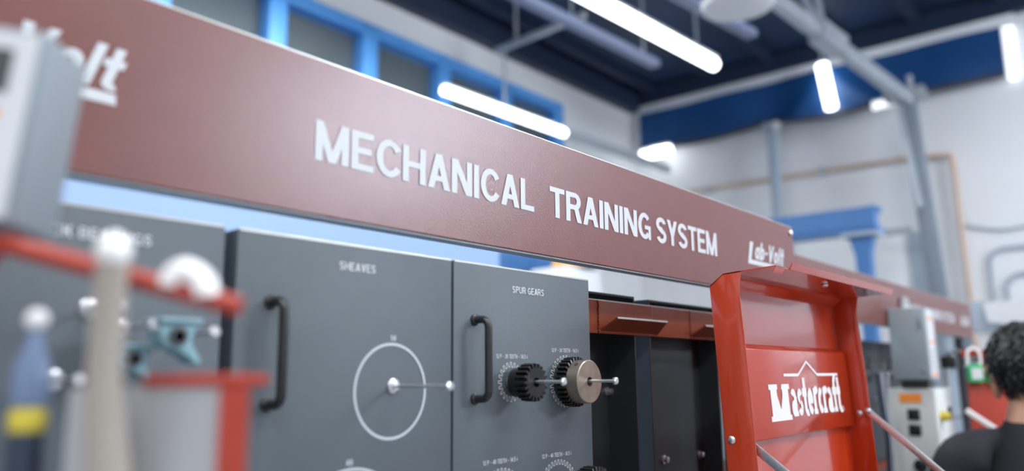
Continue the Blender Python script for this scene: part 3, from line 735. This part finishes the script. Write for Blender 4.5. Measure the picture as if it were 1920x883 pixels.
# ================================================================== NEAR, BLURRED LEFT
def frame_pts(c, r, f, u, pts): return [c + r * x + f * y + u * z for x, y, z in pts]
nb = thing('disconnect_box', 'grey electrical disconnect box with white label at left, nearest the camera', 'switch box', (.11, .43, 1.2))
cz = Vector((.1340, .4108, 1.7176))
az = math.radians(42); ro = math.radians(-5.5)
r0 = Vector((math.cos(az), -math.sin(az), 0)); f0 = Vector((math.sin(az), math.cos(az), 0)); u0 = Vector((0, 0, 1))
r1 = r0 * math.cos(ro) + u0 * math.sin(ro); u1 = -r0 * math.sin(ro) + u0 * math.cos(ro)
def nbx(b, x0, x1, y0, y1, z0, z1):
    return b.hexa(frame_pts(cz, r1, f0, u1, [(x0, y0, z0), (x1, y0, z0), (x1, y1, z0), (x0, y1, z0), (x0, y0, z1), (x1, y0, z1), (x1, y1, z1), (x0, y1, z1)]))
nbx(MB(), -.11, 0, 0, .050, -.046, .050).build('case', 'boxgrey', nb, .002)
nbx(MB(), -.108, -.0015, -.0025, 0, -.044, .048).build('door', 'boxgrey', nb, .001)
lb = nbx(MB(), -.065, -.0025, -.003, -.0025, -.044, .046).build('label', 'label', nb)
nbx(MB(), -.050, -.0125, -.0034, -.003, .016, .038).build('label_picture', 'dark', lb)
nbx(MB(), -.050, -.0140, -.0034, -.003, .003, .008).build('label_stripe', 'orange', lb)
MB().box(.050, .075, .470, .490, 1.2, 1.70).build('post', 'boxgrey', nb)
rb = thing('lockout_bar', 'blurred red bar slanting across the bearings panel at lower left', 'bar', (.17, .38, 1.63))
MB().tube([(.1306, .4247, 1.6643), (.168, .3830, 1.6491), (.2074, .3413, 1.6334)], .0047, 12).build('bar', 'red_bar', rb)
MB().tube([(.1306, .4247, 1.6643), (.128, .436, 1.655), (.128, .438, 1.2)], .005, 10).build('bracket', 'red_bar', rb)
pk = thing('padlock', 'blurred white shackle of a padlock over the slanting red bar', 'padlock', (.1904, .3582, 1.62))
MB().tube([Vector((.1904, .3582, 1.6405)) + Vector((.642, -.766, 0)) * (.0088 * math.cos(a * PI / 12)) + Vector((0, 0, .0095 * math.sin(a * PI / 12) - .0025 * math.cos(a * PI / 12))) for a in range(13)], .0060, 10).build('shackle', 'white_gloss', pk)
cy = thing('tool_handle', 'upright cream cylindrical handle with rounded white end, blurred in front of the bearings panel', 'handle', (.168, .377, 1.2))
MB().tube([(.166, .374, 1.2), (.168, .377, 1.5595), (.1618, .3750, 1.598), (.1590, .3690, 1.640), (.1578, .3660, 1.655)], [.011, .0098, .0078, .0070, .0068], 20).build('grip', 'cream', cy)
MB().ball((.1577, .3655, 1.6570), .0078, 16, (1, 1, 1.1)).build('end_cap', 'white_gloss', cy)
bn = thing('parts_bin', 'white parts bin with red rim and red corner post, blurred at lower left', 'bin', (.19, .40, 1.2))
D1 = Vector((.642, -.766, 0)); D2 = Vector((.766, .642, 0)); c0 = Vector((.1600, .4060, 0))
def bb(b, x0, x1, y0, y1, z0, z1):
    return b.hexa(frame_pts(c0, D1, D2, Vector((0, 0, 1)), [(x0, y0, z0), (x1, y0, z0), (x1, y1, z0), (x0, y1, z0), (x0, y0, z1), (x1, y0, z1), (x1, y1, z1), (x0, y1, z1)]))
x = MB(); bb(x, 0, .071, 0, .003, 1.2005, 1.5962); bb(x, 0, .071, .037, .040, 1.2005, 1.5962); bb(x, 0, .003, .003, .037, 1.2005, 1.5962); bb(x, .068, .071, .003, .037, 1.2005, 1.5962); bb(x, .003, .068, .003, .037, 1.2005, 1.204)
x.build('tub', 'bin', bn)
bb(MB(), .034, .082, -.002, .042, 1.5962, 1.6022).build('rim', 'red_bar', bn, .002)
bb(MB(), .0715, .082, -.002, .008, 1.2005, 1.5962).build('corner_post', 'red_bar', bn)
sd = thing('screwdriver', 'blurred blue-handled screwdriver with white knob and yellow collar at lower left', 'screwdriver', (.1499, .4166, 1.2))
MB().lathe((.1480, .4200, 1.20), (0, 0, 1), [(.006, 0), (.0072, .30), (.0078, .358), (.0072, .3765)], 18).build('sleeve', 'navy', sd)
MB().lathe((.1480, .4200, 1.5765), (0, 0, 1), [(.0074, 0), (.0080, .0034), (.0080, .0080), (.0066, .0110)], 18).build('collar', 'yellow', sd)
MB().lathe((.1480, .4200, 1.5883), (0, 0, 1), [(.008, 0), (.0088, .0067), (.008, .0185), (.0042, .0277), (.003, .0361)], 18).build('handle', 'cobalt', sd)
MB().ball((.1480, .4200, 1.6286), .0054, 14).build('knob', 'white_gloss', sd)

# pillow block bearings hung on the panel pins
def pillow_block(x, y, z, s, label):
    t = thing('pillow_block_bearing', label, 'bearing', (x, y, z - .02 * s), 'pillow block bearings')
    pr = [(-.024, .020), (.020, .022), (.022, .018), (.018, .010), (.014, -.002), (.020, -.012), (.028, -.024), (.022, -.028), (.010, -.018), (-.004, -.010), (-.016, -.008), (-.022, .004)]
    MB().prism([(x + a * s, y, z + c * s) for a, c in pr], (0, .020, 0)).build('housing', 'teal', t, .001)
    MB().box(x - .026 * s, x + .024 * s, y - .004, y + .024, z + .0195 * s, z + .0245 * s).build('base_plate', 'teal', t, .001)
    MB().lathe((x - .003 * s, y + .001, z + .004 * s), (0, -1, 0), [(.0105 * s, 0), (.0105 * s, .004), (.0065 * s, .0042), (.0065 * s, .001)], 20).build('bearing_ring', 'dark', t)
    return t
pillow_block(.2840, .5420, 1.6270, .62, 'pale teal pillow block bearing with dark bore at right on the blurred panel')
pillow_block(.2620, .560, 1.612, .5, 'pale teal pillow block bearing half hidden behind the cream handle')

# ================================================================== RIGHT MIDDLE DISTANCE
b2 = thing('side_bench', 'low workbench beside the second stand, below the picture', 'bench', (3.1, .6, 0))
MB().box(2.74, 3.75, .46, .86, .86, .9).build('top', 'midgrey', b2, .004)
for x in (2.75, 3.69):
    for y in (.47, .82): MB().box(x, x + .04, y, y + .03, 0, .86).build('leg', 'panel_dark', b2)
ct = thing('control_cabinet', 'pale beige control cabinet with two black sockets under the grey switch box', 'cabinet', (2.87, .68, .9))
def rot_box(c, az_, x0, x1, y0, y1, z0, z1, b=None):
    c = Vector(c); r_ = Vector((math.cos(az_), -math.sin(az_), 0)); f_ = Vector((math.sin(az_), math.cos(az_), 0))
    return (b or MB()).hexa(frame_pts(c, r_, f_, Vector((0, 0, 1)), [(x0, y0, z0), (x1, y0, z0), (x1, y1, z0), (x0, y1, z0), (x0, y0, z1), (x1, y0, z1), (x1, y1, z1), (x0, y1, z1)]))
CA = math.radians(90)           # heading the cabinets look away from
CC = Vector((2.800, .775, 0))   # front left corner
rot_box(CC, CA, 0, .155, 0, .20, .9005, 1.5475).build('case', 'beige', ct, .003)
fp = rot_box(CC, CA, .004, .151, -.003, 0, 1.0, 1.545).build('front_plate', 'beige', ct)
rot_box(CC, CA, .050, .115, -.005, -.003, 1.505, 1.532).build('warning_label', 'orange', ct)
for z in (1.468, 1.420): rot_box(CC, CA, .070, .106, -.007, -.003, z - .017, z + .017).build('socket', 'black', ct, .001)
kp = CC + Vector((math.cos(CA), -math.sin(CA), 0)) * .095 + Vector((0, 0, 1.312))
MB().lathe(kp, (-math.sin(CA), -math.cos(CA), 0), [(.020, .003), (.020, .010), (.014, .012), (.012, .022)], 20).build('dial', 'black', ct)
# yellow knob on the side face
kp = CC + Vector((math.cos(CA), -math.sin(CA), 0)) * .155 + Vector((math.sin(CA), math.cos(CA), 0)) * .045 + Vector((0, 0, 1.462))
kd = Vector((math.cos(CA), -math.sin(CA), 0))
ko = MB().lathe(kp, kd, [(.018, 0), (.018, .008), (.013, .010), (.013, .026), (.010, .028)], 18).build('rotary_knob', 'yellow', ct)
MB().bar(kp + kd * .026 + Vector((0, 0, -.010)), kp + kd * .026 + Vector((0, 0, .030)), .008, .010, kd).build('knob_lever', 'black', ko)
db = thing('disconnect_box', 'grey electrical disconnect box on top of the beige control cabinet', 'switch box', (2.85, .69, 1.5475))
DC = Vector((2.775, .738, 0))
rot_box(DC, CA, .004, .114, .004, .116, 1.5735, 1.803).build('case', 'boxgrey', db, .003)
dr = rot_box(DC, CA, .006, .112, 0, .004, 1.578, 1.800).build('door', 'boxgrey', db, .002)
rot_box(DC, CA, .096, .104, -.006, 0, 1.74, 1.775).build('latch', 'boxgrey', dr, .001)
rot_box(DC, CA, .096, .104, -.006, 0, 1.60, 1.615).build('latch', 'boxgrey', dr, .001)
sl = rot_box(DC, CA, .114, .1146, .018, .108, 1.582, 1.798).build('side_label', 'label', db)
for z in (1.765, 1.69, 1.588): rot_box(DC, CA, .1146, .1150, .026, .100, z, z + .007).build('label_stripe', 'orange', sl)
for k in range(5): rot_box(DC, CA, .1146, .1150, .026, .090, 1.61 + k * .014, 1.614 + k * .014).build('label_text_line', 'midgrey', sl)
rot_box(DC, CA, .020, .10, .030, .100, 1.548, 1.5735).build('neck', 'dark', db)
kp = DC + Vector((math.cos(CA), -math.sin(CA), 0)) * .048 + Vector((math.sin(CA), math.cos(CA), 0)) * .03
MB().lathe(kp + Vector((0, 0, 1.803)), (0, 0, 1), [(.022, 0), (.022, .006), (.017, .008), (.018, .030), (.013, .036), (.006, .042)], 18).build('conduit_knob', 'zinc', db)
# red lockout stand
rs = thing('lockout_stand', 'red steel stand with a hasp bar, half hidden by the person', 'stand', (3.02, .53, .9))
RA = math.radians(58); RC = Vector((2.972, .558, 0))
rot_box(RC, RA, 0, .17, 0, .012, .9005, 1.572).build('upright_plate', 'red_bar', rs, .002)
rot_box(RC, RA, .055, .075, .012, .03, .9005, 1.66).build('stem', 'red_bar', rs)
rot_box(RC, RA, -.012, .062, -.004, .008, 1.648, 1.668).build('hasp_bar', 'red_bar', rs, .002)
MB().tube([(3.03, .625, 1.655), (2.99, .585, 1.668), (2.968, .560, 1.660)], .006, 8).build('arm', 'zinc', rs)
RU = Vector((math.cos(RA), -math.sin(RA), 0)); RF = Vector((math.sin(RA), math.cos(RA), 0))
def padlock(dx, z, s, label):
    c = RC + RU * dx - RF * .004
    t = thing('padlock', label, 'padlock', (c.x, c.y, z - .03), 'green padlocks on the red hasp bar')
    rot_box(c, RA, -.022 * s, .022 * s, -.022, -.004, z - .030 * s, z + .026 * s).build('body', 'green', t, .003)
    rot_box(c, RA, -.014 * s, .018 * s, -.0225, -.022, z - .020 * s, z + .014 * s).build('label_plate', 'label', t)
    P_ = [c - RF * .012 + RU * (-.019 * s) + Vector((0, 0, z + .02 * s))] + [c - RF * .012 - RU * (.019 * s * math.cos(a * PI / 10)) + Vector((0, 0, z + .055 * s + .022 * s * math.sin(a * PI / 10))) for a in range(11)] + [c - RF * .012 + RU * (.019 * s) + Vector((0, 0, z + .02 * s))]
    MB().tube(P_, .0045 * s, 10).build('shackle', 'white_gloss', t)
padlock(.018, 1.596, 1.02, 'green padlock with white label, the larger and nearer one on the red bar')
padlock(.066, 1.585, .72, 'smaller green padlock half hidden beside the person\'s hair')
tag(MB().cyl((2.885, .552, 1.4775), (2.80, .452, 1.418), .0085, 14).build('tube_rod', 'white_gloss'), 'white rod held slanting in front of the person', 'rod')
so = MB().box(3.025, 3.075, .600, .645, 1.612, 1.652).build('sensor', 'black', rs, .004)
MB().cyl((3.05, .62, 1.652), (3.05, .62, 1.668), .012, 10).build('cap', 'zinc', so)
MB().cyl((3.045, .634, .9005), (3.045, .634, 1.612), .008, 10).build('sensor_stem', 'zinc', rs)
# grey cables hanging by the red lid
cb_ = thing('cable_bundle', 'loose dark grey cables hanging behind the open red lid', 'cables', (2.59, .72, 1.3))
for k in range(4):
    MB().tube([(2.575 + k * .010, .722 - .006 * k, 1.60), (2.570 + k * .012, .715, 1.50), (2.585 + k * .010, .712, 1.40), (2.60 + k * .012, .72, 1.29)], .007, 8).build('cable', 'midgrey' if k % 2 else 'navy', cb_)
# second stand panels
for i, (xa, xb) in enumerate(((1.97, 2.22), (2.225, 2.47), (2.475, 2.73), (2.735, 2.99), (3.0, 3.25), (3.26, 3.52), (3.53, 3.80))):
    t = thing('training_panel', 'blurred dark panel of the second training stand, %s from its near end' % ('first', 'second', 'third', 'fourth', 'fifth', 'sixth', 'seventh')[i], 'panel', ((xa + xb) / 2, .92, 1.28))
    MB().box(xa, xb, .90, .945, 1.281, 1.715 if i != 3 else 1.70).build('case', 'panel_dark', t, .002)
    MB().tube([(xa + .03, .90, 1.66), (xa + .03, .877, 1.66), (xa + .03, .877, 1.57), (xa + .03, .90, 1.57)], .005, 8).build('handle', 'black', t)
    for x, z in ((xa + .10, 1.62), (xa + .18, 1.60), (xa + .14, 1.50)):
        MB().cyl((x, .90, z), (x, .845, z), .006, 8).build('pin', 'zinc', t)
# far storage rack with grey top beam
rk = thing('storage_rack', 'blue-grey steel rack with a deep top beam behind the person', 'rack', (5.05, .3, 0))
MB().box(4.98, 5.04, -1.4, 1.075, 1.81, 1.958).build('top_beam', 'grey_beam', rk, .004)
for y in (-1.38, -.2, .98):
    for x in (5.0, 5.42): MB().box(x, x + .05, y, y + .05, 0, 1.81).build('post', 'grey_beam', rk)
for z in (.5, 1.0, 1.36, 1.62): MB().box(4.99, 5.48, -1.4, 1.06, z, z + .025).build('shelf', 'grey_beam', rk)
MB().box(4.99, 5.48, -1.4, 1.06, 1.958, 1.975).build('top_deck', 'grey_beam', rk)
tag(MB().hexa([(4.93, .80, 1.86), (4.93, .45, 1.80), (4.945, .45, 1.80), (4.945, .80, 1.86), (4.95, .82, 1.965), (4.95, .45, 1.99), (4.965, .45, 1.99), (4.965, .82, 1.965)]).build('paper_sheet', 'label'), 'white sheet draped over the front of the grey rack beam', 'paper')
pal = ['midgrey', 'dark', 'label', 'gal', 'boxgrey', 'beige', 'dark', 'teal', 'midgrey', 'black']
adj = ['mid-grey', 'dark grey', 'white', 'galvanised', 'slate grey', 'beige', 'dark', 'teal', 'light grey', 'black']
pos = ['behind the padlocks', 'over the padlocks', 'left of the padlocks', 'nearest the cabinet', 'right of the switch box', 'near the hair']
k = 0; ORD = ('first', 'second', 'third', 'fourth', 'fifth', 'sixth', 'seventh', 'eighth', 'ninth', 'tenth', 'eleventh', 'twelfth')
for zi, (z, top) in enumerate(((1.645, 1.80), (1.385, 1.60), (1.025, 1.34))):
    y = 1.0; jj = -1
    while y > -.3:
        jj += 1
        w_ = random.uniform(.09, .17); h_ = random.uniform(.5, .95) * (top - z)
        x0 = 5.06 + random.uniform(0, .06); mm = pal[k % 10]
        lv = ('top', 'middle', 'lower')[zi]
        bx = thing('parts_crate' if k % 3 else 'gear_motor', '%s %s, %s from the left, far rack %s shelf' % (adj[k % 10], 'parts crate' if k % 3 else 'gear motor', ORD[jj], lv), 'crate' if k % 3 else 'motor', (x0 + .1, y - w_ / 2, z))
        if k % 3:
            MB().box(x0, x0 + .25, y - w_, y, z + .0005, z + h_).build('tub', mm, bx, .006)
            MB().box(x0 - .008, x0 + .258, y - w_ - .004, y + .004, z + h_ - .02, z + h_).build('rim', mm, bx)
            MB().box(x0 - .004, x0, y - w_ * .75, y - w_ * .25, z + h_ * .3, z + h_ * .6).build('card', 'label', bx)
        else:
            r_ = min(w_ / 2, h_ / 2)
            MB().lathe((x0, y - w_ / 2, z + r_ + .01), (1, 0, 0), [(r_ * .4, -.06), (r_ * .4, 0), (r_, .0), (r_, .17), (r_ * .8, .2)], 18).build('body', mm, bx)
            MB().box(x0 + .02, x0 + .15, y - w_ * .8, y - w_ * .2, z + .0005, z + .03).build('foot', 'dark', bx)
        y -= w_ + random.uniform(.02, .06); k += 1

# ================================================================== PERSON
HEAD = math.radians(14)     # heading of the person's front: away from the camera, toward the benches
pf = Vector((math.cos(HEAD), math.sin(HEAD), 0)); pr_ = Vector((math.sin(HEAD), -math.cos(HEAD), 0)); PO = Vector((2.505, .320, 0))
def PP(x, y, z): return PO + pr_ * x + pf * y + Vector((0, 0, z * .985))
ps_ = thing('person', 'person in black T-shirt with black hair, seen from behind at the right edge', 'person', tuple(PO))
V_ = []; E_ = []; R_s = []
def jt(p, r, parent=None):
    V_.append(PP(*p) - PO); R_s.append(r)
    if parent is not None: E_.append((parent, len(V_) - 1))
    return len(V_) - 1
pel = jt((0, 0, .93), (.16, .12)); ab = jt((0, .01, 1.08), (.15, .11), pel); chs = jt((0, 0, 1.26), (.17, .12), ab)
ush = jt((0, -.01, 1.405), (.12, .085), chs); nk = jt((0, .0, 1.480), (.064, .062), ush); nk2 = jt((0, .015, 1.53), (.062, .062), nk); hd0 = jt((0, .03, 1.60), (.065, .075), nk2)
for s in (-1, 1):
    sh = jt((.197 * s, -.01, 1.412), (.074, .072), ush); el = jt((.268 * s, .02, 1.12), (.045, .045), sh); wr = jt((.15 * s, .215, 1.10), (.029, .027), el)
    pm = jt((.135 * s, .30, 1.10), (.034, .020), wr)
    for q in range(4):
        a1 = jt((.135 * s + (q - 1.5) * .019, .355 - .006 * abs(q - 1.4), 1.10), (.010, .010), pm)
        a2 = jt((.135 * s + (q - 1.5) * .021, .385 - .008 * abs(q - 1.4), 1.088), (.009, .009), a1)
        jt((.135 * s + (q - 1.5) * .021, .400 - .008 * abs(q - 1.4), 1.066), (.008, .008), a2)
    th1 = jt((.135 * s - .036 * s, .315, 1.095), (.011, .011), pm); jt((.135 * s - .050 * s, .350, 1.085), (.009, .009), th1)
    hp = jt((.095 * s, 0, .88), (.095, .10), pel); kn = jt((.11 * s, .02, .48), (.062, .062), hp); an = jt((.11 * s, -.01, .09), (.042, .045), kn)
    jt((.12 * s, .14, .035), (.042, .034), an)
me = bpy.data.meshes.new('body'); me.from_pydata(V_, E_, [])
body = bpy.data.objects.new('body', me); COL.objects.link(body)
md = body.modifiers.new('skin', 'SKIN'); md.use_smooth_shade = True
for i, v in enumerate(me.skin_vertices[0].data): v.radius = R_s[i]; v.use_root = (i == 0)
body.modifiers.new('sub', 'SUBSURF').levels = 2
bpy.context.view_layer.update()
dg = bpy.context.evaluated_depsgraph_get()
me2 = bpy.data.meshes.new_from_object(body.evaluated_get(dg))
bpy.data.objects.remove(body)
# the head joins the same mesh
bmh = bmesh.new(); bmh.from_mesh(me2)
hc = PP(0, .045, 1.625) - PO
hv = bmesh.ops.create_uvsphere(bmh, u_segments=40, v_segments=28, radius=1.0)['verts']
Rm = Matrix((pr_, pf, Vector((0, 0, 1)))).transposed()
for v in hv:
    q = v.co.copy(); x, y, z = q
    jaw = 1 - .28 * max(0, -z) ** 1.3
    X_, Y_, Z_ = x * .075 * jaw, y * .094 * (1 - .10 * max(0, -z)), z * .112
    if y > .5:                       # face: nose, brow, eye hollows, mouth
        Y_ += .022 * math.exp(-(x / .13) ** 2 - ((z + .12) / .20) ** 2)
        Y_ -= .010 * (math.exp(-((x - .38) / .16) ** 2 - ((z - .06) / .10) ** 2) + math.exp(-((x + .38) / .16) ** 2 - ((z - .06) / .10) ** 2))
        Y_ += .005 * math.exp(-(x / .3) ** 2 - ((z + .48) / .07) ** 2) - .004 * math.exp(-(x / .3) ** 2 - ((z + .42) / .03) ** 2)
        Y_ += .006 * math.exp(-(x / .25) ** 2 - ((z + .85) / .18) ** 2)
    v.co = hc + Rm @ Vector((X_, Y_, Z_))
for s in (-1, 1):                    # ears
    ev = bmesh.ops.create_uvsphere(bmh, u_segments=14, v_segments=10, radius=1.0)['verts']
    for v in ev:
        x, y, z = v.co
        v.co = hc + Rm @ Vector((s * (.082 + x * .011 + .004 * z), -.012 + y * .020, -.042 + z * .033))
for f in bmh.faces: f.smooth = True
bmh.to_mesh(me2); bmh.free()
me2.materials.clear()
for mm in ('skin', 'shirt', 'trouser', 'black'): me2.materials.append(M[mm])
for p in me2.polygons:
    c = p.center; zz = c.z
    lx = abs(c.dot(pr_)); ly = c.dot(pf)
    if zz > 1.47: k = 0
    elif zz < .10: k = 3
    elif zz < .95 and lx < .3 and not (ly > .2 and zz > 1.0): k = 2
    elif ly > .12 and zz < 1.2 and lx > .09 and ly > .13: k = 0
    else: k = 1
    p.material_index = k
bo = bpy.data.objects.new('body', me2); COL.objects.link(bo); bo.parent = ps_
# collar of the T-shirt, ribbed neckline
MB().tube([PP(.066 * math.cos(a * PI / 12), .004 + .066 * math.sin(a * PI / 12), 1.466 - .012 * math.sin(a * PI / 12)) for a in range(24)], .0085, 8, closed=True).build('collar', 'shirt', ps_)
# hair: cap plus loose locks
hb2 = MB()
HC = PP(0, .036, 1.640)
def hp_(th, ph, r):
    return HC + pr_ * (.096 * r * math.sin(th) * math.cos(ph)) + pf * (.112 * r * math.sin(th) * math.sin(ph)) + Vector((0, 0, .109 * r * math.cos(th)))
nU, nV = 44, 20; vs = []
for j in range(nV + 1):
    for i in range(nU):
        ph = 2 * PI * i / nU
        s_ = math.sin(ph)            # +1 front, -1 nape
        tmax = 1.25 if s_ > .45 else (2.35 if s_ < -.45 else 1.46 - 1.5 * s_)
        th = tmax * j / nV
        r = 1.0 + .035 * math.sin(9 * ph + 4 * th) * math.sin(7 * th) + random.uniform(-.012, .012)
        if j == nV: r = .90
        vs.append(hp_(th, ph, r))
hb2.add(vs, [(j * nU + i, j * nU + (i + 1) % nU, (j + 1) * nU + (i + 1) % nU, (j + 1) * nU + i) for j in range(nV) for i in range(nU)], True)
hair = hb2.build('hair', 'hair', ps_)
lk = MB()
for k in range(900):
    ph = random.uniform(0, 2 * PI); s_ = math.sin(ph)
    tmax = 1.15 if s_ > .45 else (2.25 if s_ < -.45 else 1.26 - 1.5 * s_)
    th = tmax * math.sqrt(random.random())
    dph = random.uniform(-.30, .30); dth = random.uniform(.12, .40); amp = random.uniform(.02, .11)
    P_ = [hp_(th + dth * q / 5, ph + dph * q / 5, 1.0 + amp * math.sin(PI * .85 * q / 5 + .1)) for q in range(6)]
    lk.tube(P_, [.0022, .0024, .0022, .0018, .0013, .0006], 4)
for k in range(60):
    ph = random.uniform(0, 2 * PI); th = random.uniform(0, .9)
    dph = random.uniform(-.5, .5)
    P_ = [hp_(th + .07 * q, ph + dph * q / 5, 1.0 + .055 * q - .007 * q * q) for q in range(6)]
    lk.tube(P_, [.0014, .0014, .0012, .001, .0008, .0005], 4)
lo_ = lk.build('hair_locks', 'hair', hair, kind='stuff')

# ---- tidy helper properties
for o_ in bpy.data.objects:
    if '_loc' in o_: del o_['_loc']
